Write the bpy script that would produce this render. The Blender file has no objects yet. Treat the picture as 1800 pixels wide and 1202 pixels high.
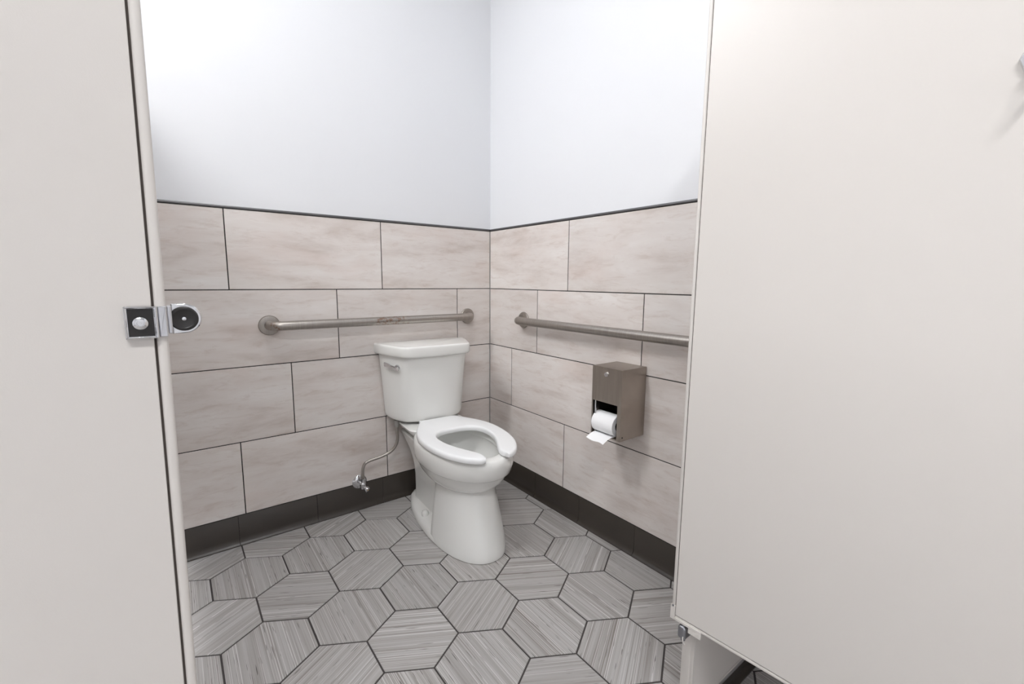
import bpy, bmesh, math, random
from mathutils import Vector, Matrix
random.seed(7)

# ------------------------------------------------------------------ camera
scene = bpy.context.scene
C = scene.collection
yaw, pitch, roll = 0.652392, 0.136178, 0.008091
fw = Vector((math.sin(yaw)*math.cos(pitch), math.cos(yaw)*math.cos(pitch), -math.sin(pitch)))
rt = Vector((math.cos(yaw), -math.sin(yaw), 0))
up = rt.cross(fw)
r2 = rt*math.cos(roll) + up*math.sin(roll)
u2 = -rt*math.sin(roll) + up*math.cos(roll)
cam_data = bpy.data.cameras.new('camera')
cam = bpy.data.objects.new('camera', cam_data); C.objects.link(cam)
M = Matrix((r2, u2, -fw)).transposed().to_4x4()
M.translation = Vector((-1.41231, -2.05269, 1.09456))
cam.matrix_world = M
cam_data.sensor_width = 36.0; cam_data.sensor_fit = 'HORIZONTAL'
cam_data.lens = 786.53*36.0/1800.0
cam_data.clip_start = 0.02
scene.camera = cam

# ------------------------------------------------------------------ world, exposure
world = bpy.data.worlds.new('world'); scene.world = world
world.use_nodes = True
world.node_tree.nodes['Background'].inputs[0].default_value = (0.9, 0.93, 1, 1)
world.node_tree.nodes['Background'].inputs[1].default_value = 0.05
scene.view_settings.view_transform = 'Standard'
scene.view_settings.look = 'None'
scene.view_settings.gamma = 1.0
scene.view_settings.use_curve_mapping = False
scene.view_settings.exposure = 0.12
LAMP_STRENGTH = 50.0
CEIL = 3.05
#  centre x, y, half sizes of the ceiling panels
PANELS = [(-2.68, -0.56, 0.60, 0.15), (-1.9, -2.9, 0.55, 0.12), (-1.05, -1.0, 0.26, 0.065)]

# ------------------------------------------------------------------ helpers
def lin(c):
    return tuple((v/255/12.92 if v/255 <= 0.04045 else ((v/255+0.055)/1.055)**2.4) for v in c) + (1,)

def newmat(name):
    m = bpy.data.materials.new(name); m.use_nodes = True
    nt = m.node_tree
    return m, nt, nt.nodes['Principled BSDF']

def simple(name, col, rough=0.5, metal=0.0, bump=0.0, bscale=200, coat=0.0, var=0.0, vscale=6.0):
    m, nt, b = newmat(name)
    b.inputs['Base Color'].default_value = lin(col)
    b.inputs['Roughness'].default_value = rough
    b.inputs['Metallic'].default_value = metal
    if coat: b.inputs['Coat Weight'].default_value = coat; b.inputs['Coat Roughness'].default_value = 0.08
    tc = nt.nodes.new('ShaderNodeTexCoord')
    if bump:
        n = nt.nodes.new('ShaderNodeTexNoise'); n.inputs['Scale'].default_value = bscale; n.inputs['Detail'].default_value = 3
        nt.links.new(tc.outputs['Object'], n.inputs['Vector'])
        bp = nt.nodes.new('ShaderNodeBump'); bp.inputs['Strength'].default_value = bump; bp.inputs['Distance'].default_value = 0.001
        nt.links.new(n.outputs['Fac'], bp.inputs['Height']); nt.links.new(bp.outputs['Normal'], b.inputs['Normal'])
    if var:
        n = nt.nodes.new('ShaderNodeTexNoise'); n.inputs['Scale'].default_value = vscale; n.inputs['Detail'].default_value = 4
        nt.links.new(tc.outputs['Object'], n.inputs['Vector'])
        mx = nt.nodes.new('ShaderNodeMix'); mx.data_type = 'RGBA'
        a = lin(col); k = 1 - var
        mx.inputs['A'].default_value = a; mx.inputs['B'].default_value = (a[0]*k, a[1]*k, a[2]*k, 1)
        nt.links.new(n.outputs['Fac'], mx.inputs['Factor']); nt.links.new(mx.outputs['Result'], b.inputs['Base Color'])
    return m

def ramp(nt, stops):
    r = nt.nodes.new('ShaderNodeValToRGB')
    e = r.color_ramp.elements
    while len(e) < len(stops): e.new(0.5)
    for k, (p, c) in enumerate(stops):
        e[k].position = p; e[k].color = c
    return r

def coords(nt, scale, rand=True):
    tc = nt.nodes.new('ShaderNodeTexCoord')
    oi = nt.nodes.new('ShaderNodeObjectInfo')
    mu = nt.nodes.new('ShaderNodeVectorMath'); mu.operation = 'MULTIPLY_ADD'
    mu.inputs[1].default_value = scale
    sc = nt.nodes.new('ShaderNodeMath'); sc.operation = 'MULTIPLY'; sc.inputs[1].default_value = 97.0
    nt.links.new(oi.outputs['Random'], sc.inputs[0])
    nt.links.new(tc.outputs['Object'], mu.inputs[0])
    nt.links.new(sc.outputs[0], mu.inputs[2])
    return mu.outputs[0], oi

def wall_tile_mat():
    m, nt, b = newmat('wall_tile_ceramic')
    L = nt.links
    v, oi = coords(nt, (2.2, 2.2, 9.0))
    n1 = nt.nodes.new('ShaderNodeTexNoise'); n1.inputs['Scale'].default_value = 1.3; n1.inputs['Detail'].default_value = 6; n1.inputs['Distortion'].default_value = 0.3; n1.inputs['Roughness'].default_value = 0.6
    L.new(v, n1.inputs['Vector'])
    r1 = ramp(nt, [(0.28, lin((200, 189, 182))), (0.46, lin((219, 211, 206))), (0.62, lin((226, 220, 216))), (0.80, lin((233, 229, 227)))])
    L.new(n1.outputs['Fac'], r1.inputs['Fac'])
    v2, _ = coords(nt, (6.0, 6.0, 30.0))
    n2 = nt.nodes.new('ShaderNodeTexNoise'); n2.inputs['Scale'].default_value = 1.6; n2.inputs['Detail'].default_value = 8; n2.inputs['Distortion'].default_value = 0.7; n2.inputs['Roughness'].default_value = 0.7
    L.new(v2, n2.inputs['Vector'])
    r2_ = ramp(nt, [(0.52, (0, 0, 0, 1)), (0.74, (1, 1, 1, 1))])
    L.new(n2.outputs['Fac'], r2_.inputs['Fac'])
    mul = nt.nodes.new('ShaderNodeMath'); mul.operation = 'MULTIPLY'; mul.inputs[1].default_value = 0.5
    L.new(r2_.outputs['Color'], mul.inputs[0])
    mx = nt.nodes.new('ShaderNodeMix'); mx.data_type = 'RGBA'
    L.new(mul.outputs[0], mx.inputs['Factor']); L.new(r1.outputs['Color'], mx.inputs['A']); mx.inputs['B'].default_value = lin((186, 167, 155))
    # rusty veils
    v3, _ = coords(nt, (3.0, 3.0, 6.0))
    n3 = nt.nodes.new('ShaderNodeTexNoise'); n3.inputs['Scale'].default_value = 1.0; n3.inputs['Detail'].default_value = 3
    L.new(v3, n3.inputs['Vector'])
    r3 = ramp(nt, [(0.58, (0, 0, 0, 1)), (0.78, (0.4, 0.4, 0.4, 1))])
    L.new(n3.outputs['Fac'], r3.inputs['Fac'])
    mx2 = nt.nodes.new('ShaderNodeMix'); mx2.data_type = 'RGBA'
    L.new(r3.outputs['Color'], mx2.inputs['Factor']); L.new(mx.outputs['Result'], mx2.inputs['A']); mx2.inputs['B'].default_value = lin((212, 192, 182))
    # slight tone differences between tiles
    hs = nt.nodes.new('ShaderNodeHueSaturation')
    mr = nt.nodes.new('ShaderNodeMapRange'); mr.inputs['To Min'].default_value = 0.94; mr.inputs['To Max'].default_value = 1.03
    L.new(oi.outputs['Random'], mr.inputs['Value']); L.new(mr.outputs['Result'], hs.inputs['Value'])
    L.new(mx2.outputs['Result'], hs.inputs['Color']); L.new(hs.outputs['Color'], b.inputs['Base Color'])
    b.inputs['Roughness'].default_value = 0.42
    bp = nt.nodes.new('ShaderNodeBump'); bp.inputs['Strength'].default_value = 0.06; bp.inputs['Distance'].default_value = 0.001
    L.new(n2.outputs['Fac'], bp.inputs['Height']); L.new(bp.outputs['Normal'], b.inputs['Normal'])
    return m

def floor_tile_mat():
    m, nt, b = newmat('floor_tile_porcelain')
    L = nt.links
    def noise(scale, s=1.0, d=2.0, rough=0.5, dist=0.0):
        v, oi = coords(nt, scale)
        n = nt.nodes.new('ShaderNodeTexNoise'); n.inputs['Scale'].default_value = s; n.inputs['Detail'].default_value = d
        n.inputs['Roughness'].default_value = rough; n.inputs['Distortion'].default_value = dist
        L.new(v, n.inputs['Vector']); return n.outputs['Fac'], oi
    f1, oi = noise((1.2, 60, 1), 1, 4, 0.65, 0.15)     # broad bands across the grain
    r1 = ramp(nt, [(0.28, lin((140, 134, 129))), (0.42, lin((168, 164, 161))), (0.58, lin((181, 179, 177))), (0.75, lin((194, 192, 191)))])
    L.new(f1, r1.inputs['Fac'])
    f2, _ = noise((0.55, 430, 1), 1, 0.5, 0.5)            # thin light lines
    r2_ = ramp(nt, [(0.60, (0, 0, 0, 1)), (0.68, (0.9, 0.9, 0.9, 1))])
    L.new(f2, r2_.inputs['Fac'])
    mx = nt.nodes.new('ShaderNodeMix'); mx.data_type = 'RGBA'
    L.new(r2_.outputs['Color'], mx.inputs['Factor']); L.new(r1.outputs['Color'], mx.inputs['A']); mx.inputs['B'].default_value = lin((216, 214, 213))
    f3, _ = noise((1.6, 300, 1), 1, 1, 0.5)            # thin brown lines
    r3 = ramp(nt, [(0.58, (0, 0, 0, 1)), (0.72, (0.5, 0.5, 0.5, 1))])
    L.new(f3, r3.inputs['Fac'])
    mx2 = nt.nodes.new('ShaderNodeMix'); mx2.data_type = 'RGBA'
    L.new(r3.outputs['Color'], mx2.inputs['Factor']); L.new(mx.outputs['Result'], mx2.inputs['A']); mx2.inputs['B'].default_value = lin((122, 112, 105))
    f4, _ = noise((16, 420, 1), 1, 0, 0.5)             # short dark flecks
    r4 = ramp(nt, [(0.765, (0, 0, 0, 1)), (0.80, (0.85, 0.85, 0.85, 1))])
    L.new(f4, r4.inputs['Fac'])
    mx3 = nt.nodes.new('ShaderNodeMix'); mx3.data_type = 'RGBA'
    L.new(r4.outputs['Color'], mx3.inputs['Factor']); L.new(mx2.outputs['Result'], mx3.inputs['A']); mx3.inputs['B'].default_value = lin((78, 72, 68))
    hs = nt.nodes.new('ShaderNodeHueSaturation')
    mr = nt.nodes.new('ShaderNodeMapRange'); mr.inputs['To Min'].default_value = 0.93; mr.inputs['To Max'].default_value = 1.05
    L.new(oi.outputs['Random'], mr.inputs['Value']); L.new(mr.outputs['Result'], hs.inputs['Value'])
    L.new(mx3.outputs['Result'], hs.inputs['Color']); L.new(hs.outputs['Color'], b.inputs['Base Color'])
    b.inputs['Roughness'].default_value = 0.48
    bp = nt.nodes.new('ShaderNodeBump'); bp.inputs['Strength'].default_value = 0.25; bp.inputs['Distance'].default_value = 0.0006
    L.new(f2, bp.inputs['Height']); L.new(bp.outputs['Normal'], b.inputs['Normal'])
    return m

def steel_mat(name, col, rough, brush=(1, 1, 60), rust=False):
    m, nt, b = newmat(name)
    L = nt.links
    b.inputs['Metallic'].default_value = 1.0
    v, _ = coords(nt, brush)
    n = nt.nodes.new('ShaderNodeTexNoise'); n.inputs['Scale'].default_value = 8; n.inputs['Detail'].default_value = 5
    L.new(v, n.inputs['Vector'])
    a = lin(col); d = tuple(x*0.82 for x in a[:3]) + (1,)
    r = ramp(nt, [(0.3, d), (0.7, a)]); L.new(n.outputs['Fac'], r.inputs['Fac'])
    mr = nt.nodes.new('ShaderNodeMapRange'); mr.inputs['To Min'].default_value = rough-0.07; mr.inputs['To Max'].default_value = rough+0.1
    L.new(n.outputs['Fac'], mr.inputs['Value']); L.new(mr.outputs['Result'], b.inputs['Roughness'])
    col_out = r.outputs['Color']
    if rust:
        tc = nt.nodes.new('ShaderNodeTexCoord')
        vn = nt.nodes.new('ShaderNodeTexNoise'); vn.inputs['Scale'].default_value = 60; vn.inputs['Detail'].default_value = 6; vn.inputs['Roughness'].default_value = 0.75
        L.new(tc.outputs['Object'], vn.inputs['Vector'])
        big = nt.nodes.new('ShaderNodeTexNoise'); big.inputs['Scale'].default_value = 3.0
        L.new(tc.outputs['Object'], big.inputs['Vector'])
        ad = nt.nodes.new('ShaderNodeMath'); ad.operation = 'MULTIPLY'
        L.new(vn.outputs['Fac'], ad.inputs[0]); L.new(big.outputs['Fac'], ad.inputs[1])
        rr = ramp(nt, [(0.35, (0, 0, 0, 1)), (0.42, (0.8, 0.8, 0.8, 1))]); L.new(ad.outputs[0], rr.inputs['Fac'])
        mx = nt.nodes.new('ShaderNodeMix'); mx.data_type = 'RGBA'
        L.new(rr.outputs['Color'], mx.inputs['Factor']); L.new(col_out, mx.inputs['A']); mx.inputs['B'].default_value = lin((128, 96, 76))
        col_out = mx.outputs['Result']
    L.new(col_out, b.inputs['Base Color'])
    return m

MAT = {
    'white_paint': simple('white_wall_paint', (227, 228, 231), 0.55, bump=0.08, bscale=260),
    'ceiling': simple('ceiling_paint', (236, 236, 234), 0.8, bump=0.1, bscale=120),
    'tile': wall_tile_mat(),
    'floor_tile': floor_tile_mat(),
    'grout': simple('dark_wall_grout', (44, 40, 39), 0.9, bump=0.3, bscale=500),
    'floor_grout': simple('dark_floor_grout', (76, 72, 71), 0.92, bump=0.3, bscale=500),
    'base': simple('base_tile_dark', (62, 56, 51), 0.28, var=0.18, vscale=5),
    'trim': simple('anodised_trim', (104, 103, 104), 0.35, 0.85),
    'china': simple('vitreous_china', (236, 236, 233), 0.09, coat=0.4),
    'seat': simple('seat_plastic', (243, 244, 245), 0.2),
    'water': simple('bowl_water', (196, 200, 196), 0.03),
    'bar': steel_mat('satin_steel_bar', (172, 166, 160), 0.36, (40, 1, 1)),
    'bar_rust': steel_mat('satin_steel_bar_spotted', (176, 170, 164), 0.36, (40, 1, 1), rust=True),
    'steel': steel_mat('brushed_steel_sheet', (176, 167, 158), 0.33, (1, 40, 1)),
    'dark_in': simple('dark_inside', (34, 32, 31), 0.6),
    'chrome': simple('chrome', (214, 214, 216), 0.12, 1.0),
    'zinc': simple('cast_zinc', (150, 151, 156), 0.3, 1.0),
    'brass': simple('brass_core', (178, 146, 84), 0.3, 1.0),
    'coat': simple('beige_powder_coat', (212, 207, 202), 0.38, bump=0.05, bscale=900),
    'core': simple('panel_core', (70, 63, 58), 0.9),
    'rubber': simple('black_rubber', (26, 23, 22), 0.4),
    'paper': simple('white_paper', (242, 242, 243), 0.9, bump=0.15, bscale=700),
    'card': simple('grey_card', (150, 148, 150), 0.9),
    'nylon': simple('grey_nylon', (150, 147, 143), 0.5),
    'satin': simple('satin_chrome', (205, 205, 208), 0.28, 1.0),
    'frame': simple('lamp_frame_white', (235, 235, 235), 0.5),
}
def lamp_mat():
    m = bpy.data.materials.new('lamp_diffuser'); m.use_nodes = True
    nt = m.node_tree; nt.nodes.clear()
    o = nt.nodes.new('ShaderNodeOutputMaterial'); e = nt.nodes.new('ShaderNodeEmission')
    e.inputs['Color'].default_value = (0.985, 0.99, 1.0, 1); e.inputs['Strength'].default_value = LAMP_STRENGTH
    nt.links.new(e.outputs[0], o.inputs[0]); return m
MAT['lamp'] = lamp_mat()

def link(name, mesh, parent=None):
    o = bpy.data.objects.new(name, mesh); C.objects.link(o)
    if parent is not None: o.parent = parent
    return o
def finish(name, bm, mat, parent=None, smooth=None, loc=None):
    bmesh.ops.recalc_face_normals(bm, faces=bm.faces[:])
    me = bpy.data.meshes.new(name); bm.to_mesh(me); bm.free()
    me.materials.append(MAT[mat])
    if smooth is not None:
        for p in me.polygons: p.use_smooth = True
        me.set_sharp_from_angle(angle=math.radians(smooth))
    o = link(name, me, parent)
    if loc is not None: o.location = loc
    return o
def tag(o, label=None, cat=None, group=None, kind=None):
    if label: o['label'] = label
    if cat: o['category'] = cat
    if group: o['group'] = group
    if kind: o['kind'] = kind
    return o
def empty(name, loc=(0, 0, 0), rot=(0, 0, 0)):
    o = bpy.data.objects.new(name, None); C.objects.link(o)
    o.location = loc; o.rotation_euler = rot; o.empty_display_size = 0.1
    return o
def bx(bm, a, b):
    (x0, y0, z0), (x1, y1, z1) = a, b
    vs = [bm.verts.new(p) for p in [(x0,y0,z0),(x1,y0,z0),(x1,y1,z0),(x0,y1,z0),(x0,y0,z1),(x1,y0,z1),(x1,y1,z1),(x0,y1,z1)]]
    fs = [(0,3,2,1),(4,5,6,7),(0,1,5,4),(1,2,6,5),(2,3,7,6),(3,0,4,7)]
    return [bm.faces.new([vs[i] for i in f]) for f in fs]
def box(name, a, b, mat, parent=None, bevel=0.0, seg=2):
    bm = bmesh.new(); bx(bm, a, b)
    if bevel: bmesh.ops.bevel(bm, geom=bm.edges[:], offset=bevel, segments=seg, affect='EDGES', profile=0.5)
    return finish(name, bm, mat, parent, 40 if bevel else None)
def tube_bm(bm, pts, rad, n=20, caps=True):
    """tube swept along pts (Vectors); rad is a number or a list"""
    pts = [Vector(p) for p in pts]; rings = []
    t0 = (pts[1]-pts[0]).normalized()
    ref = Vector((0, 0, 1)) if abs(t0.z) < 0.9 else Vector((1, 0, 0))
    nrm = (ref - t0*ref.dot(t0)).normalized()
    for i, p in enumerate(pts):
        if i == 0: t = t0
        elif i == len(pts)-1: t = (pts[i]-pts[i-1]).normalized()
        else: t = ((pts[i+1]-pts[i]).normalized() + (pts[i]-pts[i-1]).normalized()).normalized()
        nrm = (nrm - t*nrm.dot(t)).normalized(); bn = t.cross(nrm)
        r = rad[i] if isinstance(rad, (list, tuple)) else rad
        rings.append([bm.verts.new(p + (nrm*math.cos(2*math.pi*k/n) + bn*math.sin(2*math.pi*k/n))*r) for k in range(n)])
    for a, b in zip(rings, rings[1:]):
        for k in range(n): bm.faces.new((a[k], a[(k+1) % n], b[(k+1) % n], b[k]))
    if caps: bm.faces.new(rings[0][::-1]); bm.faces.new(rings[-1])
    return bm
def spline(ctrl, n=8, closed=False):
    P = [Vector(c) for c in ctrl]; out = []
    m = len(P)
    for i in range(m if closed else m-1):
        if closed: p0, p1, p2, p3 = P[(i-1) % m], P[i], P[(i+1) % m], P[(i+2) % m]
        else: p0, p1, p2, p3 = P[max(i-1, 0)], P[i], P[i+1], P[min(i+2, m-1)]
        for k in range(n):
            t = k/n
            out.append(0.5*((2*p1) + (p2-p0)*t + (2*p0-5*p1+4*p2-p3)*t*t + (3*p1-p0-3*p2+p3)*t**3))
    if not closed: out.append(P[-1])
    return out
def loft(bm, rings, cap0=True, cap1=True):
    R = [[bm.verts.new(p) for p in r] for r in rings]; n = len(R[0])
    for a, b in zip(R, R[1:]):
        for k in range(n): bm.faces.new((a[k], a[(k+1) % n], b[(k+1) % n], b[k]))
    if cap0: bm.faces.new(R[0][::-1])
    if cap1: bm.faces.new(R[-1])
    return bm
def lathe_bm(bm, prof, axis_o, axis_d, n=32):
    """prof: list of (radius, distance along axis)"""
    d = Vector(axis_d).normalized(); ref = Vector((0, 0, 1)) if abs(d.z) < 0.9 else Vector((1, 0, 0))
    a = (ref - d*ref.dot(d)).normalized(); b = d.cross(a); o = Vector(axis_o)
    loft(bm, [[o + d*h + (a*math.cos(2*math.pi*k/n) + b*math.sin(2*math.pi*k/n))*max(r, 1e-5) for k in range(n)] for r, h in prof])
    return bm
def inset2d(pl, d):
    """offset a closed CCW outline inwards by d along vertex normals"""
    out = []; n = len(pl)
    for i in range(n):
        p, a, b = pl[i], pl[i-1], pl[(i+1) % n]
        t = Vector((b[0]-a[0], b[1]-a[1])).normalized()
        out.append((p[0] - t.y*d, p[1] + t.x*d))
    return out
def slab_bm(bm, outline, prof):
    """outline CCW (x,y); prof list of (inset, z)"""
    loft(bm, [[(x, y, z) for x, y in inset2d(outline, d)] for d, z in prof]); return bm

# ------------------------------------------------------------------ room shell
XW, YF = -3.9, -4.1           # far left wall, wall behind the camera
OFF = 0.006                   # tile faces stand this much proud of the wall
P, W, Z0 = 0.308, 0.613, 0.1265
TOP = Z0 + 4*P                # 1.3585
floor = tag(box('floor', (XW, YF, -0.12), (OFF, OFF, -0.0022), 'floor_grout'), kind='structure',
            label='grey striped hexagon tile floor with dark grout')
wall_back = tag(box('wall_back', (XW-0.12, OFF, -0.12), (0.13, 0.13, CEIL), 'white_paint'), kind='structure',
                label='white wall behind the toilet, tiled to chest height')
wall_right = tag(box('wall_right', (OFF, YF-0.12, -0.12), (0.13, OFF, CEIL), 'white_paint'), kind='structure',
                 label='white wall beside the toilet, tiled to chest height')
wall_left = tag(box('wall_left', (XW-0.12, YF-0.12, -0.12), (XW, OFF, CEIL), 'white_paint'), kind='structure', label='plain white wall on the far left')
wall_front = tag(box('wall_front', (XW, YF-0.12, -0.12), (OFF, YF, CEIL), 'white_paint'), kind='structure', label='plain white wall behind the viewer')
ceiling = tag(box('ceiling', (XW-0.12, YF-0.12, CEIL), (0.13, 0.13, CEIL+0.12), 'ceiling'), kind='structure', label='plain white ceiling')

# wall tiles -------------------------------------------------------
G = 0.0038
tile_cache = {}
def tile_mesh(w, h, t=OFF, bv=0.0009):
    key = (round(w, 4), round(h, 4))
    if key in tile_cache: return tile_cache[key]
    bm = bmesh.new()
    def ring(y, i): return [bm.verts.new(p) for p in ((-w/2+i, y, -h/2+i), (w/2-i, y, -h/2+i), (w/2-i, y, h/2-i), (-w/2+i, y, h/2-i))]
    R = [ring(0, 0), ring(-t+bv, 0), ring(-t, bv)]
    for a, b in zip(R, R[1:]):
        for k in range(4): bm.faces.new((a[k], a[(k+1) % 4], b[(k+1) % 4], b[k]))
    bm.faces.new(R[0][::-1]); bm.faces.new(R[-1])
    bmesh.ops.recalc_face_normals(bm, faces=bm.faces[:])
    me = bpy.data.meshes.new('tile'); bm.to_mesh(me); bm.free(); me.materials.append(MAT['tile'])
    tile_cache[key] = me; return me
def tile_wall(wall, length, offs, right):
    bm = bmesh.new()
    if right: bx(bm, (0.0016, -length, Z0), (OFF, 0, TOP))
    else: bx(bm, (-length, 0.0016, Z0), (0, OFF, TOP))
    finish('grout_bed', bm, 'grout', wall)
    for r in range(4):                   # r = 0 top row
        z1 = TOP - r*P; z0 = z1 - P
        cuts = [0.0]; c = offs[r]
        while c < length: cuts.append(c); c += W
        cuts.append(length)
        for a, b in zip(cuts, cuts[1:]):
            if b-a < 0.02: continue
            o = link('tile', tile_mesh(b-a-G, P-G), wall)
            s = -(a+b)/2
            if right:
                o.location = (OFF, s, (z0+z1)/2); o.rotation_euler = (0, 0, -math.pi/2)
            else: o.location = (s, OFF, (z0+z1)/2)
tile_wall(wall_back, 3.89, (0.6127, 0.2087, 0.4090, 0.6142), False)
tile_wall(wall_right, 4.09, (0.6078, 0.4030, 0.2019, 0.6072), True)

# trim on top of the tiles -----------------------------------------
def trim_bm(length, right):
    bm = bmesh.new()
    prof = [(0.012, 0), (-0.0012, 0), (-0.0022, 0.0015), (-0.0022, 0.0065), (-0.0008, 0.0092), (0.0025, 0.0102), (0.012, 0.0102)]
    rings = []
    for s in (0, -length):
        rings.append([((d, s, TOP+0.0004+z) if right else (s, d, TOP+0.0004+z)) for d, z in prof])
    loft(bm, rings); return bm
tag(finish('trim_1', trim_bm(3.89, False), 'trim', None, 35), kind='structure', label='thin grey metal edge above the tiles of the wall behind the toilet')
tag(finish('trim_2', trim_bm(4.09, True), 'trim', None, 35), kind='structure', label='thin grey metal edge above the tiles of the wall beside the toilet')

# cove base tiles ---------------------------------------------------
def base_run(name, length, first, pitch, right, label):
    root = tag(empty(name), kind='structure', label=label)
    cuts = [0.0]; c = first
    while c < length: cuts.append(c); c += pitch
    cuts.append(length)
    prof = [(OFF, Z0-0.0018), (0.0008, Z0-0.0018), (0.0, Z0-0.0028), (0.0, 0.030), (-0.0012, 0.021), (-0.0038, 0.0135), (-0.0075, 0.0085), (-0.0120, 0.0055), (-0.0142, 0.0042), (-0.0148, 0.0028), (-0.0148, 0.0003), (OFF, 0.0003)]
    cache = {}
    for a, b in zip(cuts, cuts[1:]):
        if b-a < 0.012: continue
        L = round(b-a-0.0022, 4)
        if L not in cache:
            bm = bmesh.new()
            loft(bm, [[(s, d, z) for d, z in prof] for s in (-L/2, L/2)])
            bmesh.ops.recalc_face_normals(bm, faces=bm.faces[:])
            me = bpy.data.meshes.new('base_tile'); bm.to_mesh(me); bm.free(); me.materials.append(MAT['base'])
            for p in me.polygons: p.use_smooth = True
            me.set_sharp_from_angle(angle=math.radians(40)); cache[L] = me
        o = link('base_tile', cache[L], root); s = -(a+b)/2
        if right: o.location = (0, s, 0); o.rotation_euler = (0, 0, -math.pi/2)
        else: o.location = (s, 0, 0)
    bm = bmesh.new()
    if right: bx(bm, (0.0012, -length, 0.001), (OFF, -0.001, Z0-0.001)); bx(bm, (-0.0135, -length, 0.0002), (0.002, -0.016, 0.0022))
    else: bx(bm, (-length, 0.0012, 0.001), (-0.001, OFF, Z0-0.001)); bx(bm, (-length, -0.0135, 0.0002), (-0.016, 0.002, 0.0022))
    finish('grout_line', bm, 'grout', root)
    return root
base_run('baseboard_back', 3.89, 0.0275, 0.307, False, 'dark brown cove base tiles along the wall behind the toilet')
base_run('baseboard_right', 4.09, 0.0995, 0.308, True, 'dark brown cove base tiles along the wall beside the toilet')

# hexagon floor tiles ----------------------------------------------
HS = 0.138747; PITCH = HS*math.sqrt(3); HG = 0.0054
H0 = (-1.131657, -0.463211)
GR = {}
for k in [(0,0),(2,0),(2,-2),(-1,2),(1,2),(4,-2),(4,-4),(6,-4),(4,0),(4,1),(7,-5)]: GR[k] = 150
for k in [(-1,0),(1,0),(1,-2),(-2,2),(0,2),(3,-2),(5,-4),(5,-2)]: GR[k] = 30
for k in [(1,-1),(0,-1),(-1,1),(0,1),(1,1),(2,-1),(2,-3),(-2,1),(-1,-1),(2,1),(3,-1),(3,-3),(4,-3),(5,-3),(6,-3),(6,-5),(4,-1),(5,-1)]: GR[k] = 90
def clip(poly, ax, val, keep_less):
    out = []
    for i in range(len(poly)):
        a, b = poly[i], poly[(i+1) % len(poly)]
        ia = (a[ax] <= val) == keep_less; ib = (b[ax] <= val) == keep_less
        if ia: out.append(a)
        if ia != ib:
            t = (val-a[ax])/(b[ax]-a[ax]); out.append((a[0]+(b[0]-a[0])*t, a[1]+(b[1]-a[1])*t))
    return out
def hex_mesh(poly, bv=0.0012):
    bm = bmesh.new()
    cx = sum(p[0] for p in poly)/len(poly); cy = sum(p[1] for p in poly)/len(poly)
    def ring(z, k): return [bm.verts.new((cx+(x-cx)*k, cy+(y-cy)*k, z)) for x, y in poly]
    R = [ring(-0.004, 1), ring(-0.0008, 1), ring(0, 1-bv/HS)]
    n = len(poly)
    for a, b in zip(R, R[1:]):
        for k in range(n): bm.faces.new((a[k], a[(k+1) % n], b[(k+1) % n], b[k]))
    bm.faces.new(R[-1]); bm.faces.new(R[0][::-1])
    bmesh.ops.recalc_face_normals(bm, faces=bm.faces[:])
    me = bpy.data.meshes.new('hexagon_tile'); bm.to_mesh(me); bm.free(); me.materials.append(MAT['floor_tile']); return me
RAD = (PITCH-HG)/math.sqrt(3)
full = hex_mesh([(RAD*math.cos(math.radians(60*k)), RAD*math.sin(math.radians(60*k))) for k in range(6)])
X0, X1, Y0, Y1 = XW+0.002, -0.0085, YF+0.002, -0.0085
for b in range(-20, 6):
    for a in range(-14, 22):
        cx = H0[0] + a*PITCH + b*PITCH*0.5; cy = H0[1] + b*PITCH*math.sqrt(3)/2
        if not (X0-HS < cx < X1+HS and Y0-HS < cy < Y1+HS): continue
        g = GR.get((a, b), random.choice((30, 90, 150)))
        flip = random.choice((0, 180))
        poly = [(cx+RAD*math.cos(math.radians(30+60*k)), cy+RAD*math.sin(math.radians(30+60*k))) for k in range(6)]
        if all(X0 <= x <= X1 and Y0 <= y <= Y1 for x, y in poly): me = full
        else:
            for ax, v, kl in ((0, X0, False), (0, X1, True), (1, Y0, False), (1, Y1, True)): poly = clip(poly, ax, v, kl)
            if len(poly) < 3: continue
            area = abs(sum(poly[i-1][0]*poly[i][1]-poly[i][0]*poly[i-1][1] for i in range(len(poly))))/2
            if area < 2e-4: continue
            q = -math.radians(g+flip)
            me = hex_mesh([((x-cx)*math.cos(q)-(y-cy)*math.sin(q), (x-cx)*math.sin(q)+(y-cy)*math.cos(q)) for x, y in poly])
        o = link('hexagon_tile', me, floor)
        o.location = (cx, cy, random.uniform(-0.0002, 0.0002)); o.rotation_euler = (0, 0, math.radians(g+flip))

# ceiling lamps -----------------------------------------------------
for i, (x, y, hx, hy) in enumerate(PANELS):
    t = tag(empty('ceiling_light', (x, y, CEIL)), ['long flat ceiling lamp left of the stall beside the tiled wall', 'flat white ceiling lamp behind the viewer', 'small flat ceiling lamp right above the toilet stall'][i], 'lamp', 'ceiling panel lamps')
    bm = bmesh.new()
    for a, b in (((-hx-.02, -hy-.02, -.012), (hx+.02, -hy, 0)), ((-hx-.02, hy, -.012), (hx+.02, hy+.02, 0)), ((-hx-.02, -hy, -.012), (-hx, hy, 0)), ((hx, -hy, -.012), (hx+.02, hy, 0))): bx(bm, a, b)
    finish('frame', bm, 'frame', t)
    box('diffuser', (-hx, -hy, -0.006), (hx, hy, -0.001), 'lamp', t)

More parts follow.
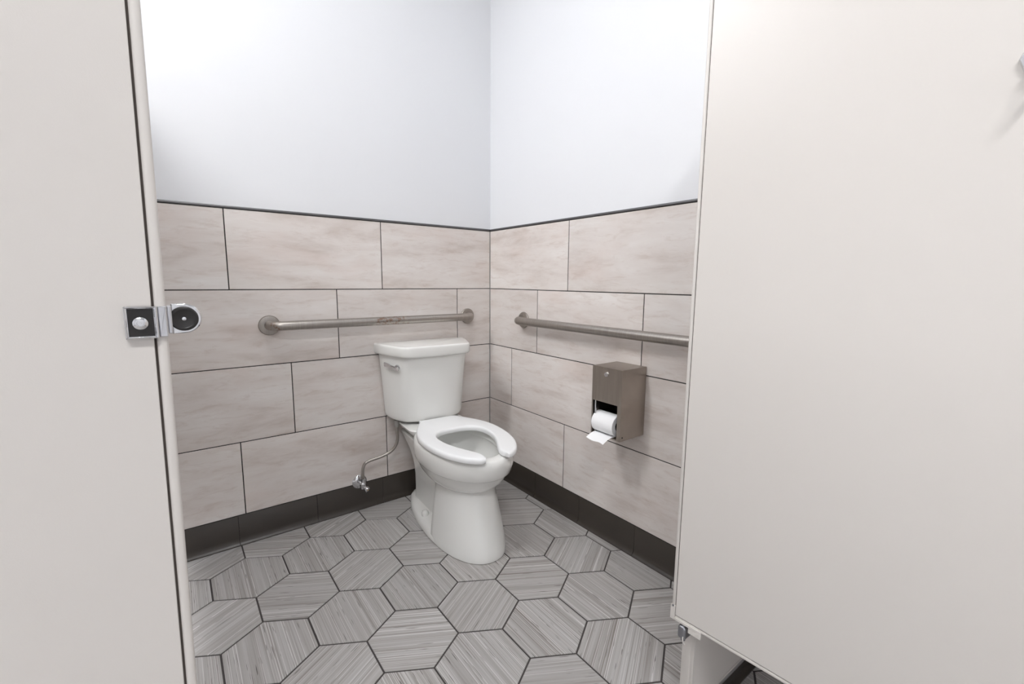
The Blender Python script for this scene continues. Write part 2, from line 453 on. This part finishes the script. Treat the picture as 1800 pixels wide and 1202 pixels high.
# ------------------------------------------------------------------ toilet partitions
YP0, YP1 = -1.562, -1.531        # outer and inner face of the stall front
def panel(root, length, z0, z1, T, edges=('start', 'end', 'top', 'bottom'), tw=0.008, gap=0.0016):
    """sheet panel along local +x, thickness centred on y=0, with folded edge mouldings"""
    i0 = tw+gap if 'start' in edges else 0; i1 = tw+gap if 'end' in edges else 0
    b0 = tw+gap if 'bottom' in edges else 0; t0 = tw+gap if 'top' in edges else 0
    box('face_sheet', (i0, -T/2, z0+b0), (length-i1, T/2, z1-t0), 'coat', root, 0.0006, 1)
    box('core', (0.003, -T/2+0.002, z0+0.003), (length-0.003, T/2-0.002, z1-0.003), 'core', root)
    e = 0.0006
    if 'start' in edges: box('edge_moulding', (0, -T/2-e, z0), (tw, T/2+e, z1), 'coat', root, 0.0032, 3)
    if 'end' in edges: box('edge_moulding', (length-tw, -T/2-e, z0), (length, T/2+e, z1), 'coat', root, 0.0032, 3)
    if 'bottom' in edges: box('edge_moulding', (tw if 'start' in edges else 0, -T/2-e, z0), (length-(tw if 'end' in edges else 0), T/2+e, z0+tw), 'coat', root, 0.003, 2)
    if 'top' in edges: box('edge_moulding', (tw if 'start' in edges else 0, -T/2-e, z1-tw), (length-(tw if 'end' in edges else 0), T/2+e, z1), 'coat', root, 0.003, 2)
TP = YP1-YP0
# left pilaster, a hair out of plumb like the real one
pl = tag(empty('pilaster', (-1.4268, (YP0+YP1)/2, 0.0), (0, 0.0105, 0)), 'beige metal pilaster on the left carrying the chrome door keeper', 'pilaster')
pl.rotation_euler = (0, 0.0105, math.pi)
pl.rotation_mode = 'XYZ'
pl.matrix_world = Matrix.Translation((-1.4268, (YP0+YP1)/2, 0)) @ Matrix.Rotation(0.0105, 4, 'Y') @ Matrix.Rotation(math.pi, 4, 'Z')
panel(pl, 0.62, 0.0, 1.80, TP, ('start', 'end', 'top'))
# side divider between the stalls
dv = tag(empty('divider_panel', (-1.545, YP1+0.006, 0), (0, 0, math.pi/2)), 'beige metal divider panel running from the left pilaster to the tiled wall', 'divider')
panel(dv, 1.50, 0.305, 1.78, 0.025)
box('wall_bracket', (1.495, -0.03, 0.36), (1.528, 0.03, 0.42), 'zinc', dv, 0.003)
box('wall_bracket', (1.495, -0.03, 1.62), (1.528, 0.03, 1.68), 'zinc', dv, 0.003)
# right pilaster
XP = -0.487
pr = tag(empty('pilaster', (XP, (YP0+YP1)/2, 0)), 'beige metal pilaster at the right wall behind the open door', 'pilaster')
panel(pr, 0.470, 0.058, 1.80, TP, ('end', 'top', 'bottom'))
box('edge_moulding', (-0.0005, -TP/2-0.0006, 0.058), (0.0062, -TP/2+0.0080, 1.80), 'coat', pr, 0.0016, 2)
box('edge_moulding', (-0.0005, -TP/2+0.0096, 0.058), (0.0062, TP/2+0.0006, 1.80), 'coat', pr, 0.0026, 2)
box('moulding_glint', (0.0, -TP/2-0.0025, 0.0515), (0.470, TP/2+0.0025, 0.0572), 'satin', pr, 0.001, 2)  # bright metal strip added to imitate light caught by the bottom moulding
bm = bmesh.new()
prof = [(-0.012, 0.0505), (-0.012, 0.02), (-0.0135, 0.011), (-0.018, 0.006), (-0.024, 0.004), (-0.024, 0.0003), (0.024, 0.0003), (0.024, 0.004), (0.018, 0.006), (0.0135, 0.011), (0.012, 0.02), (0.012, 0.0505)]
loft(bm, [[(s, d, z) for d, z in prof] for s in (0.004, 0.470)])
o = finish('base_shoe', bm, 'base', pr, 35); o['label'] = 'dark brown shoe under the pilaster'

# stall door, swung open --------------------------------------------
dx, dy = -0.5182, -1.5167
ang = math.radians(-85.44)
DT = 0.025
nrm = Vector((math.sin(ang), -math.cos(ang)))         # towards the camera (inside face)
# local +x along the door, local -y is the visible inside face
cx = dx - nrm.x*DT/2; cy = dy - nrm.y*DT/2
door = tag(empty('stall_door', (cx, cy, 0), (0, 0, ang)), 'beige metal stall door standing open on the right', 'door')
panel(door, 0.90, 0.305, 1.78, DT)
bm = bmesh.new()       # corner plate over the hinge
bx(bm, (-0.002, -DT/2-0.003, 0.303), (0.0088, DT/2+0.002, 0.338))
bx(bm, (0.0088, -DT/2-0.003, 0.303), (0.073, -DT/2+0.001, 0.3095))
bx(bm, (0.043, -DT/2-0.003, 0.290), (0.073, -DT/2+0.001, 0.303))
bmesh.ops.bevel(bm, geom=bm.edges[:], offset=0.0008, segments=1, affect='EDGES')
finish('hinge_cover', bm, 'coat', door, 40)
bm = bmesh.new()
lathe_bm(bm, [(0.0001, -0.002), (0.0022, -0.002), (0.0026, 0), (0.0001, 0.0008)], (0.004, -DT/2-0.003, 0.3385), (0, 0, 1), 12)
finish('pivot_stud', bm, 'zinc', door, 40)
# coat hook
yb = -DT/2
def shield(bm, pts, y0, y1, bv):
    cs = sum(p[0] for p in pts)/len(pts); cz_ = sum(p[1] for p in pts)/len(pts)
    loft(bm, [[(cs+(x-cs)*k_, y, cz_+(z-cz_)*k_) for x, z in pts] for k_, y in ((1, y1), (1, y0+bv), (1-bv*40, y0))])
bm = bmesh.new()
shield(bm, [(.4345, 1.391), (.4375, 1.399), (.443, 1.403), (.473, 1.403), (.4785, 1.399), (.4815, 1.391), (.466, 1.350), (.461, 1.346), (.455, 1.346), (.450, 1.350)], yb-0.007, yb, 0.002)
hk = finish('coat_hook', bm, 'chrome', door, 30); hk['label'] = 'chrome coat hook'
bm = bmesh.new()
tube_bm(bm, spline([(0.458, yb-0.005, 1.364), (0.458, yb-0.022, 1.357), (0.458, yb-0.038, 1.360), (0.458, yb-0.046, 1.372), (0.458, yb-0.047, 1.384)], 5), 0.0042, 14)
finish('hook_arm', bm, 'chrome', hk, 40)
bm = bmesh.new()
lathe_bm(bm, [(0.0001, 0), (0.008, 0), (0.008, 0.018), (0.0065, 0.022), (0.0001, 0.023)], (0.458, yb-0.006, 1.388), (0, -1, 0), 20)
finish('rubber_tip', bm, 'rubber', hk, 40)
# bottom hinge on the pilaster
hg = box('hinge', (-0.037, -0.010, 0.268), (0.002, 0.010, 0.300), 'zinc', pr, 0.006, 3); hg['label'] = 'grey cast metal hinge block'
bm = bmesh.new(); tube_bm(bm, [(-0.026, 0, 0.262), (-0.026, 0, 0.306)], 0.0055, 16); finish('hinge_pin', bm, 'zinc', hg, 40)
bm = bmesh.new(); tube_bm(bm, spline([(-0.037, -0.006, 0.279), (-0.0405, -0.008, 0.272), (-0.038, -0.012, 0.263)], 4), 0.0012, 8); finish('bearing_tail', bm, 'coat', hg, 40)

# keeper with rubber bumper on the left pilaster (local frame: -x' = world +x)
kx = -1.4155; ky = YP0
kp = empty('door_keeper', (0, 0, 0)); kp.parent = pl
kp.matrix_parent_inverse = pl.matrix_world.inverted()
kp['label'] = 'chrome door keeper with black rubber bumper'
def rrect(x0, x1, z0, z1, r, n=5):
    out = []
    for cx_, cz_, a0 in ((x1-r, z0+r, -90), (x1-r, z1-r, 0), (x0+r, z1-r, 90), (x0+r, z0+r, 180)):
        for k in range(n+1):
            a = math.radians(a0+90*k/n); out.append((cx_+r*math.cos(a), cz_+r*math.sin(a)))
    return out
def plate(bm, outline, y0, y1, bv=0.0008):       # extruded outline in the xz plane, front at y0 (< y1)
    rings = []
    for d, y in ((0, y1), (0, y0+bv), (bv, y0)): rings.append([(x, y, z) for x, z in inset2d(outline, d)])
    loft(bm, rings)
bm = bmesh.new()
kz0, kz1 = 1.0435, 1.0705
plate(bm, rrect(-1.4436, -1.4228, kz0, kz1, 0.002), ky-0.0025, ky)                 # backing
for x0, x1, z0, z1 in ((-1.4436, -1.4418, kz0, kz1), (-1.4240, -1.4215, kz0, kz1), (-1.4436, -1.4228, kz0, kz0+0.0016), (-1.4436, -1.4228, kz1-0.0016, kz1)):
    plate(bm, rrect(x0, x1, z0, z1, 0.0006, 2), ky-0.0055, ky)
finish('keeper_plate', bm, 'chrome', kp, 35)
bm = bmesh.new(); bx(bm, (-1.4415, ky-0.0032, kz0+0.0018), (-1.4242, ky-0.0024, kz1-0.0018)); finish('plate_recess', bm, 'rubber', kp)
bm = bmesh.new(); lathe_bm(bm, [(0.0001, 0), (0.0056, 0), (0.0052, 0.0016), (0.0038, 0.0026), (0.0024, 0.0028), (0.0022, 0.0006), (0.0008, 0.0006), (0.0007, 0.0018), (0.0001, 0.0018)], (-1.4333, ky-0.003, 1.0565), (0, -1, 0), 24)
finish('screw', bm, 'chrome', kp, 35)
bm = bmesh.new()                                                                   # folded bridge round the edge
plate(bm, rrect(-1.4212, -1.4152, kz0+0.0006, kz1, 0.0006, 2), ky-0.0040, ky-0.0004)
plate(bm, rrect(-1.4150, -1.4118, kz0+0.003, kz1, 0.0006, 2), ky-0.0020, ky+0.016)
finish('bridge', bm, 'satin', kp)
bm = bmesh.new()                                                                   # D shaped tab
cz = 1.0585; R_ = 0.0133
out = [(-1.4122, cz-R_)] + [(-1.4032+R_*math.cos(math.radians(a)), cz+R_*math.sin(math.radians(a))) for a in range(-90, 91, 9)] + [(-1.4122, cz+R_)]
plate(bm, out, ky+0.008, ky+0.012, 0.001)
finish('bumper_tab', bm, 'chrome', kp, 35)
bm = bmesh.new(); lathe_bm(bm, [(0.0001, 0), (0.0108, 0), (0.0108, 0.003), (0.0098, 0.0042), (0.0084, 0.0043), (0.0076, 0.0038), (0.0001, 0.0036)], (-1.4032, ky+0.008, cz), (0, -1, 0), 32)
finish('rubber_bumper', bm, 'rubber', kp, 35)
bm = bmesh.new(); lathe_bm(bm, [(0.0001, 0), (0.0018, 0), (0.0016, 0.0010), (0.0001, 0.0014)], (-1.4032, ky+0.0044, cz), (0, -1, 0), 16)
finish('rivet', bm, 'chrome', kp, 35)

# ------------------------------------------------------------------ toilet
TA = math.radians(-4)
toilet = tag(empty('toilet', (-0.432, -0.015, 0), (0, 0, TA)), 'white floor-mounted toilet with open-front seat and tank in the corner', 'toilet')
# local frame: x right, -y forward (w = -y), z up
def egg(h, f, wc, back, ef=2.0, eb=2.4, n=72, z=0.0):
    """closed outline CCW seen from above: half width h at wc, front reaches f, back reaches back"""
    out = []
    for k in range(n):
        a = 2*math.pi*k/n
        c, s = math.cos(a), math.sin(a)
        e = ef if s < 0 else eb
        u = h*math.copysign(abs(c)**(2/e), c)
        w = wc + (f-wc)*abs(s)**(2/e) if s < 0 else wc - (wc-back)*abs(s)**(2/e)
        out.append((u, -w, z))
    return out
bm = bmesh.new()
# bowl shell: outside up, over the rim, down inside
rings = []
for z, h, f, b in ((0.245, .100, .600, .26), (0.252, .116, .622, .25), (0.262, .129, .642, .24), (0.28, .145, .668, .225), (0.30, .158, .688, .215), (0.32, .1665, .702, .208), (0.335, .1715, .712, .203),
                   (0.3385, .1730, .715, .202), (0.3405, .1775, .7225, .20), (0.345, .1798, .728, .198), (0.370, .1835, .737, .196), (0.392, .1845, .741, .195), (0.408, .183, .739, .195), (0.4165, .180, .735, .197), (0.4215, .175, .730, .20), (0.4235, .168, .722, .205)):
    rings.append(egg(h, f, .445, b, z=z))
for z, h, f, b in ((0.4235, .140, .692, .26), (0.4215, .1355, .687, .265), (0.4175, .133, .6845, .268), (0.392, .131, .682, .27), (0.388, .1325, .683, .268), (0.386, .1365, .687, .265),
                   (0.375, .1375, .687, .265), (0.345, .133, .676, .27), (0.31, .120, .650, .285), (0.275, .102, .610, .30), (0.245, .082, .565, .32), (0.225, .060, .52, .345), (0.215, .035, .48, .37)):
    rings.append(egg(h, f, .445 if h > .06 else .43, b, z=z))
loft(bm, rings)
finish('bowl', bm, 'china', toilet, 50)
bm = bmesh.new(); bm.faces.new([bm.verts.new(p) for p in egg(.0805, .562, .445, .322, z=.244)])
o = finish('water', bm, 'water', toilet)
# pedestal
bm = bmesh.new()
def dsec(hw, fr, wr, wb, z, n=40, e=2.15):
    pts = []
    for k in range(n+1):
        a = math.pi + math.pi*k/n
        c, s = math.cos(a), math.sin(a)
        pts.append((hw*math.copysign(abs(c)**(2/e), c), -(wr + (fr-wr)*abs(s)**(2/e)), z))
    pts += [(hw-0.003, -(wr-0.005), z), (0.07, -(wr-0.022), z), (-0.07, -(wr-0.022), z), (-hw+0.003, -(wr-0.005), z)]
    return pts
apron = [(0.0006, .139, .706), (0.003, .1435, .713), (0.012, .1445, .714), (0.03, .1435, .7115), (0.07, .1405, .700), (0.12, .1345, .682), (0.17, .1285, .664), (0.21, .1235, .650), (0.24, .120, .640), (0.262, .119, .636)]
loft(bm, [dsec(h, f, .435, .30, z) for z, h, f in apron])
def rsec(hw, w0, w1, z, r=0.03, n=6):
    return [(x, y, z) for x, y in rrect(-hw, hw, -w1, -w0, r, n)]
# narrow column of the trapway behind the apron
loft(bm, [rsec(h, a, b, z, .045) for z, h, a, b in ((0.004, .086, .072, .46), (0.05, .084, .074, .46), (0.10, .083, .076, .46), (0.16, .084, .076, .46), (0.205, .087, .072, .45), (0.24, .092, .066, .30), (0.28, .100, .055, .265), (0.33, .116, .035, .258), (0.37, .130, .02, .255))])
# foot flange
fl = [(-.088, -.05), (-.122, -.15), (-.141, -.26), (-.1465, -.36), (-.1455, -.45), (-.134, -.53)]
outl = spline([(x, y, 0) for x, y in fl], 6)
foot = [(v.x, v.y) for v in outl] + [(-v.x, v.y) for v in outl[::-1]] + [(.06, -.018), (-.06, -.018)]
slab_bm(bm, foot, [(0.003, 0.0005), (0.0, 0.004), (0.0, 0.016), (0.0025, 0.026), (0.008, 0.034), (0.016, 0.039), (0.028, 0.042), (0.048, 0.046), (0.062, 0.05), (0.075, 0.055)])
# deck under the tank
deck = [(0.333, .060, .10, .255), (0.352, .085, .06, .255), (0.372, .112, .035, .258), (0.392, .132, .018, .26), (0.408, .146, .010, .26), (0.419, .150, .008, .26), (0.4235, .146, .012, .258)]
loft(bm, [rsec(h, a, b, z, .045) for z, h, a, b in deck])
finish('pedestal', bm, 'china', toilet, 38)
for s in (-1, 1):
    bm = bmesh.new()
    lathe_bm(bm, [(0.0001, -0.012), (0.0165, -0.012), (0.0165, -0.001), (0.0155, 0.006), (0.0125, 0.012), (0.007, 0.0155), (0.0001, 0.0165)], (s*.113, -.302, .049), (s*.2, 0, 1), 24)
    finish('bolt_cap', bm, 'china', toilet, 50)
# seat
half_out = [(0.0, .193), (.060, .193), (.086, .197), (.100, .219), (.130, .272), (.157, .328), (.175, .387), (.1825, .45), (.1785, .53), (.163, .605), (.143, .655), (.117, .698), (.090, .727), (.066, .742), (.051, .743)]
half_in = [(.041, .722), (.040, .690), (.050, .662), (.068, .625), (.089, .580), (.106, .525), (.1125, .465), (.105, .425), (.085, .394), (.050, .377), (0.0, .371)]
ho = spline([(u, w, 0) for u, w in half_out], 5); hi = spline([(u, w, 0) for u, w in half_in], 5)
def resamp(ch, n):
    L = [0.0]
    for a, b in zip(ch, ch[1:]): L.append(L[-1] + (b-a).length)
    out = []; k = 0
    for i in range(n+1):
        d = L[-1]*i/n
        while k < len(ch)-2 and L[k+1] < d: k += 1
        t_ = (d-L[k])/max(L[k+1]-L[k], 1e-9); out.append(ch[k].lerp(ch[k+1], min(max(t_, 0), 1)))
    return out
NS = 60
so, si = resamp(ho, NS), resamp(hi[::-1], NS)
stations = [(-1, k) for k in range(NS, 0, -1)] + [(1, k) for k in range(0, NS+1)]
SP = [(0.005, 0.4262), (0.0015, 0.4275), (0.0, 0.431), (0.0, 0.439), (0.0012, 0.4435), (0.004, 0.4472), (0.008, 0.4492), (0.014, 0.450)]
def seat_ring(sx, k, zc=1.0):
    a = Vector((sx*si[k].x, -si[k].y)); b = Vector((sx*so[k].x, -so[k].y))
    wd = (b-a).length; d_ = (b-a)/max(wd, 1e-6)
    def pz(z): return 0.438 + (z-0.438)*zc
    r_ = []
    for ins, z in SP: q = b - d_*min(ins, wd*0.42); r_.append((q.x, q.y, pz(z)))
    for ins, z in SP[::-1]: q = a + d_*min(ins, wd*0.42); r_.append((q.x, q.y, pz(z)))
    return r_
bm = bmesh.new()
loft(bm, [seat_ring(sx, k, 0.72 if k == NS else (0.93 if k == NS-1 else 1.0)) for sx, k in stations])
finish('seat', bm, 'seat', toilet, 55)
for s in (-1, 1):
    box('hinge_post', (s*.07-.013, -.192, .4225), (s*.07+.013, -.168, .440), 'seat', toilet, 0.004)
# tank
def halfring(hp, z, n=5):
    o_ = spline([(u, w, 0) for w, u in hp], n)
    r_ = [(v.x, -v.y, z) for v in o_]
    return [(-x, y, zz) for x, y, zz in r_] + [(x, y, zz) for x, y, zz in r_[::-1][1:]]
top_p = [(0.004, .2075), (.006, .2125), (.05, .206), (.10, .192), (.15, .174), (.18, .161), (.200, .144), (.210, .115), (.216, .06), (.218, 0.0)]
bot_p = [(0.006, .184), (.010, .190), (.05, .187), (.09, .178), (.125, .162), (.15, .140), (.167, .108), (.177, .075), (.184, .035), (.186, 0.0)]
def mixp(t, ins=0.0):
    return [((a[0]*(1-t)+b[0]*t) * (1-ins*0.9) + ins*0.09, (a[1]*(1-t)+b[1]*t)*(1-ins)) for a, b in zip(bot_p, top_p)]
bm = bmesh.new()
zs = [(0.434, 0.0, 0.14), (0.4365, 0.0, 0.07), (0.442, 0.01, 0.028), (0.450, 0.02, 0.008), (0.462, 0.045, 0.0)]
for k in range(1, 9):
    t = k/8; zs.append((0.462+(0.757-0.462)*t, 0.045+0.955*(t**1.15), 0.0))
loft(bm, [halfring(mixp(t, i), z) for z, t, i in zs])
finish('tank', bm, 'china', toilet, 50)
lid_p = [(-0.006, .2275), (-.002, .2325), (.05, .224), (.10, .210), (.15, .192), (.188, .178), (.212, .163), (.2245, .137), (.230, .07), (.232, 0.0)]
def lidr(ins, z):
    return halfring([(w + (ins if i < 2 else (-ins*0.6 if w > .17 else 0)), max(u-ins if i < 8 else u, 0.0)) for i, (w, u) in enumerate(lid_p)], z)
bm = bmesh.new()
loft(bm, [lidr(i, z) for i, z in ((0.010, 0.749), (0.0055, 0.7505), (0.002, 0.754), (0.0, 0.760), (0.0, 0.788), (0.0012, 0.7935), (0.0038, 0.797), (0.0075, 0.7985), (0.012, 0.799))])
finish('tank_lid', bm, 'china', toilet, 50)
# flush lever on the slanted left face
bm = bmesh.new()
lathe_bm(bm, [(0.0001, -0.01), (0.013, -0.01), (0.0135, 0.004), (0.011, 0.009), (0.006, 0.011), (0.006, 0.016), (0.0001, 0.016)], (-.170, -.150, .700), (-.93, -.36, 0), 24)
finish('flush_pivot', bm, 'chrome', toilet, 40)
bm = bmesh.new()
d = Vector((-.93, -.36, 0)).normalized()       # outwards
tdir = Vector((.36, -.93, 0)).normalized()     # forwards along the face
o0 = Vector((-.170, -.150, .700)) + d*0.013
pts = [o0 + tdir*0.014 + Vector((0, 0, -.004)), o0 + tdir*0.004 + Vector((0, 0, -.003)), o0 - tdir*0.02 + d*0.003 + Vector((0, 0, 0.001)), o0 - tdir*0.05 + d*0.004 + Vector((0, 0, .006)), o0 - tdir*0.072 + d*0.003 + Vector((0, 0, .009))]
rings = []
for p_, (hz, hd) in zip(spline(pts, 3), [(0.0085, .0055)]*4 + [(0.0078, .005)]*4 + [(0.0102, .0045)]*5):
    rings.append([p_ + Vector((0, 0, 1))*z_*hz + d*y_*hd for z_, y_ in ((-.7, -1), (-1, -.6), (-1, .6), (-.7, 1), (.7, 1), (1, .6), (1, -.6), (.7, -1))])
loft(bm, rings)
finish('flush_lever', bm, 'chrome', toilet, 40)

# ------------------------------------------------------------------ water supply
vx, vz = -0.756, 0.137
sv = tag(empty('supply_valve', (vx, 0, vz)), 'chrome water stop valve with bent supply tube under the tank', 'valve')
bm = bmesh.new(); lathe_bm(bm, [(0.034, 0.0), (0.0345, 0.003), (0.031, 0.007), (0.02, 0.011), (0.010, 0.012), (0.0001, 0.012)], (0, -0.0002, 0), (0, -1, 0), 32)
finish('escutcheon', bm, 'chrome', sv, 40)
bm = bmesh.new()
tube_bm(bm, [(0, -0.010, 0), (0, -0.045, 0)], 0.0085, 20)
lathe_bm(bm, [(0.0001, 0), (0.0125, 0), (0.0125, 0.012), (0.0105, 0.014), (0.0001, 0.014)], (0, -0.034, 0), (0, -1, 0), 6)
lathe_bm(bm, [(0.0001, -0.014), (0.012, -0.014), (0.0135, -0.008), (0.0135, 0.010), (0.0095, 0.014), (0.0085, 0.022), (0.0001, 0.022)], (0, -0.052, 0), (0, 0, 1), 24)
lathe_bm(bm, [(0.0001, 0.0), (0.0118, 0.0), (0.0118, 0.014), (0.0001, 0.014)], (0, -0.052, 0.020), (0, 0, 1), 6)
finish('valve_body', bm, 'chrome', sv, 35)
bm = bmesh.new()
lathe_bm(bm, [(0.0001, 0.0), (0.007, 0.0), (0.007, 0.012), (0.012, 0.014), (0.0135, 0.020), (0.012, 0.026), (0.006, 0.0275), (0.0055, 0.0265), (0.0001, 0.0265)], (0.003, -0.058, -0.004), (0.35, -0.8, -0.45), 24)
k = finish('handle', bm, 'chrome', sv, 40)
bm = bmesh.new(); lathe_bm(bm, [(0.0001, 0), (0.0045, 0), (0.0035, 0.0012), (0.0001, 0.0015)], Vector((0.003, -0.058, -0.004)) + Vector((0.35, -0.8, -0.45)).normalized()*0.0266, (0.35, -0.8, -0.45), 16)
finish('screw', bm, 'brass', k, 40)
bm = bmesh.new()
tp = spline([(0, -.052, .036), (0.0005, -.053, .075), (0.010, -.055, .103), (0.034, -.058, .116), (0.085, -.064, .125), (0.130, -.072, .142), (0.156, -.078, .172), (0.163, -.082, .205), (0.161, -.084, .245), (0.160, -.085, .285)], 6)
tube_bm(bm, tp, 0.0072, 18)
finish('supply_tube', bm, 'bar', sv, 60)
bm = bmesh.new(); lathe_bm(bm, [(0.0001, 0), (0.009, 0), (0.0115, 0.003), (0.0125, 0.016), (0.0125, 0.034), (0.0001, 0.034)], (0.160, -.085, .2625), (0, 0, 1), 8)
finish('coupling_nut', bm, 'nylon', sv, 35)

# ------------------------------------------------------------------ grab bars
def grab_bar(length, mat, name_label, loc, rotz):
    root = tag(empty('grab_bar', loc, (0, 0, rotz)), name_label, 'grab bar', 'steel grab bars on the tiled walls')
    r = 0.019; d = -0.057
    bm = bmesh.new()
    R = 0.038
    pts = [Vector((0, -0.002, 0)), Vector((0, d+R, 0))] + [Vector((R-R*math.cos(math.radians(a)), d+R-R*math.sin(math.radians(a)), 0)) for a in range(10, 91, 10)]
    pts += [Vector((length*k/12, d, 0)) for k in range(1, 12)]
    pts += [Vector((length-R+R*math.sin(math.radians(a)), d+R-R*math.cos(math.radians(a)), 0)) for a in range(0, 81, 10)] + [Vector((length, d+R, 0)), Vector((length, -0.002, 0))]
    tube_bm(bm, pts, r, 28)
    finish('bar', bm, mat, root, 60)
    for x in (0, length):
        bm = bmesh.new(); lathe_bm(bm, [(0.0405, 0.0), (0.0405, 0.004), (0.038, 0.0075), (0.029, 0.0095), (0.0215, 0.010), (0.0001, 0.010)], (x, -0.0002, 0), (0, -1, 0), 40)
        finish('flange', bm, 'bar', root, 40)
    return root
grab_bar(0.947, 'bar_rust', 'satin steel grab bar above the toilet tank', (-1.0955, 0, 0.9055), 0)
grab_bar(1.067, 'bar', 'satin steel grab bar above the paper dispenser', (0, -0.302, 0.899), -math.pi/2)

# ------------------------------------------------------------------ paper dispenser (x depth -0.14..0, y -1.043..-0.901)
DY0, DY1, DZ0, DZ1, DD = -1.043, -0.901, 0.511, 0.777, 0.14
dp = tag(empty('paper_dispenser', (0, (DY0+DY1)/2, DZ0)), 'brushed steel toilet paper dispenser on the tiled wall', 'dispenser')
dp_inv = Matrix.Translation((0, -(DY0+DY1)/2, -DZ0))
def dpart(name, boxes, mat, bev=0.0):
    bm = bmesh.new()
    for a, b in boxes: bx(bm, a, b)
    bm.transform(dp_inv)
    if bev: bmesh.ops.bevel(bm, geom=bm.edges[:], offset=bev, segments=2, affect='EDGES')
    return finish(name, bm, mat, dp, 40)
t = 0.0016
dpart('side_sheet', [((-DD, DY0, DZ0), (-0.0004, DY0+t, DZ1))], 'steel', 0.0006)
dpart('side_sheet', [((-DD, DY1-t, DZ0), (-0.0004, DY1, DZ1))], 'steel', 0.0006)
dpart('top_sheet', [((-DD, DY0+t, DZ1-t), (-0.0004, DY1-t, DZ1))], 'steel', 0.0006)
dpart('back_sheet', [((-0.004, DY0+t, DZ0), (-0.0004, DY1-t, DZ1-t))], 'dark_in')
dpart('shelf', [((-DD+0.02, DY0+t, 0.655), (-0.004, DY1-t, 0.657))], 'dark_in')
dpart('bottom_sheet', [((-DD, DY0+t, DZ0), (-0.004, DY1-t, DZ0+t))], 'steel')
OY0, OY1, OZ0, OZ1 = DY0+0.017, DY1-0.006, DZ0+0.0045, 0.6435
fx0, fx1 = -DD-0.0012, -DD+0.0006
bm = bmesh.new()
def fpanel(y0, y1, z0, z1): bx(bm, (fx0, y0, z0), (fx1, y1, z1))
fpanel(DY0, DY1, OZ1, DZ1); fpanel(DY0, OY0, DZ0, OZ1); fpanel(OY1, DY1, DZ0, OZ1); fpanel(OY0, OY1, DZ0, OZ0)
bm.transform(dp_inv); finish('front_door', bm, 'steel', dp)
dpart('guide_rail', [((-DD+0.004, OY1-0.012, DZ0+0.004), (-DD+0.007, OY1-0.006, 0.650))], 'chrome')
dpart('guide_rail', [((-DD+0.012, OY1-0.004, DZ0+0.004), (-DD+0.03, OY1-0.002, 0.650))], 'steel')
bm = bmesh.new(); lathe_bm(bm, [(0.0001, 0), (0.0095, 0), (0.0092, 0.004), (0.0075, 0.0062), (0.0035, 0.0066), (0.003, 0.005), (0.0001, 0.005)], (fx0, -0.9715, 0.752), (-1, 0, 0), 28)
bm.transform(dp_inv); finish('lock', bm, 'chrome', dp, 35)
bm = bmesh.new(); lathe_bm(bm, [(0.0001, 0), (0.0032, 0), (0.0028, 0.0008), (0.0001, 0.0010)], (-DD+0.012, DY0, DZ0+0.014), (0, -1, 0), 16)
bm.transform(dp_inv); finish('rivet', bm, 'dark_in', dp, 35)
# roll
RX, RZ, RR = -0.111, 0.5575, 0.0405
RY0, RY1 = -1.012, -0.910
rl = tag(empty('toilet_roll', (RX, RY1, RZ)), 'white toilet paper roll sitting in the steel dispenser', 'toilet roll')
bm = bmesh.new(); L_ = RY1-RY0
lathe_bm(bm, [(0.0205, 0.0), (RR-0.001, 0.0), (RR, 0.001), (RR, L_-0.001), (RR-0.001, L_), (0.0205, L_), (0.0205, 0.0)], (0, 0, 0), (0, -1, 0), 56)
finish('paper_roll', bm, 'paper', rl, 40)
bm = bmesh.new()
tube_bm(bm, [(0, -0.001, 0), (0, -L_+0.001, 0)], 0.0203, 28, caps=False); tube_bm(bm, [(0, -0.001, 0), (0, -L_+0.001, 0)], 0.019, 28, caps=False)
finish('card_core', bm, 'card', rl, 40)
bm = bmesh.new(); tube_bm(bm, [(0, 0.003, 0), (0, -L_-0.003, 0)], 0.0085, 20); finish('spindle', bm, 'dark_in', rl, 40)
# hanging sheet
prof = spline([(0.004, 0, -.0412), (-.012, 0, -.0413), (-.032, 0, -.0395), (-.050, 0, -.0425), (-.064, 0, -.047), (-.078, 0, -.053)], 4)
bm = bmesh.new(); rows = []
for i, v in enumerate(prof):
    f_ = i/(len(prof)-1); row = []
    for j in range(9):
        g_ = j/8
        wv = 0.0015*math.sin(g_*7+f_*2)*f_
        corner = -0.003*f_*max(0, g_-0.8)/0.2
        row.append((v.x+wv - 0.010*f_*g_*0.4, -0.006-(L_-0.014)*g_-0.004*f_, v.z+wv+corner))
    rows.append(row)
T_ = 0.0005
A = [[bm.verts.new(p) for p in r] for r in rows]; B = [[bm.verts.new((p[0]+T_*.5, p[1], p[2]+T_)) for p in r] for r in rows]
for i in range(len(A)-1):
    for j in range(8):
        bm.faces.new((A[i][j], A[i][j+1], A[i+1][j+1], A[i+1][j])); bm.faces.new((B[i][j], B[i+1][j], B[i+1][j+1], B[i][j+1]))
    bm.faces.new((A[i][0], A[i+1][0], B[i+1][0], B[i][0])); bm.faces.new((A[i][8], B[i][8], B[i+1][8], A[i+1][8]))
for j in range(8):
    bm.faces.new((A[0][j], B[0][j], B[0][j+1], A[0][j+1])); bm.faces.new((A[-1][j], A[-1][j+1], B[-1][j+1], B[-1][j]))
finish('loose_sheet', bm, 'paper', rl, 60)
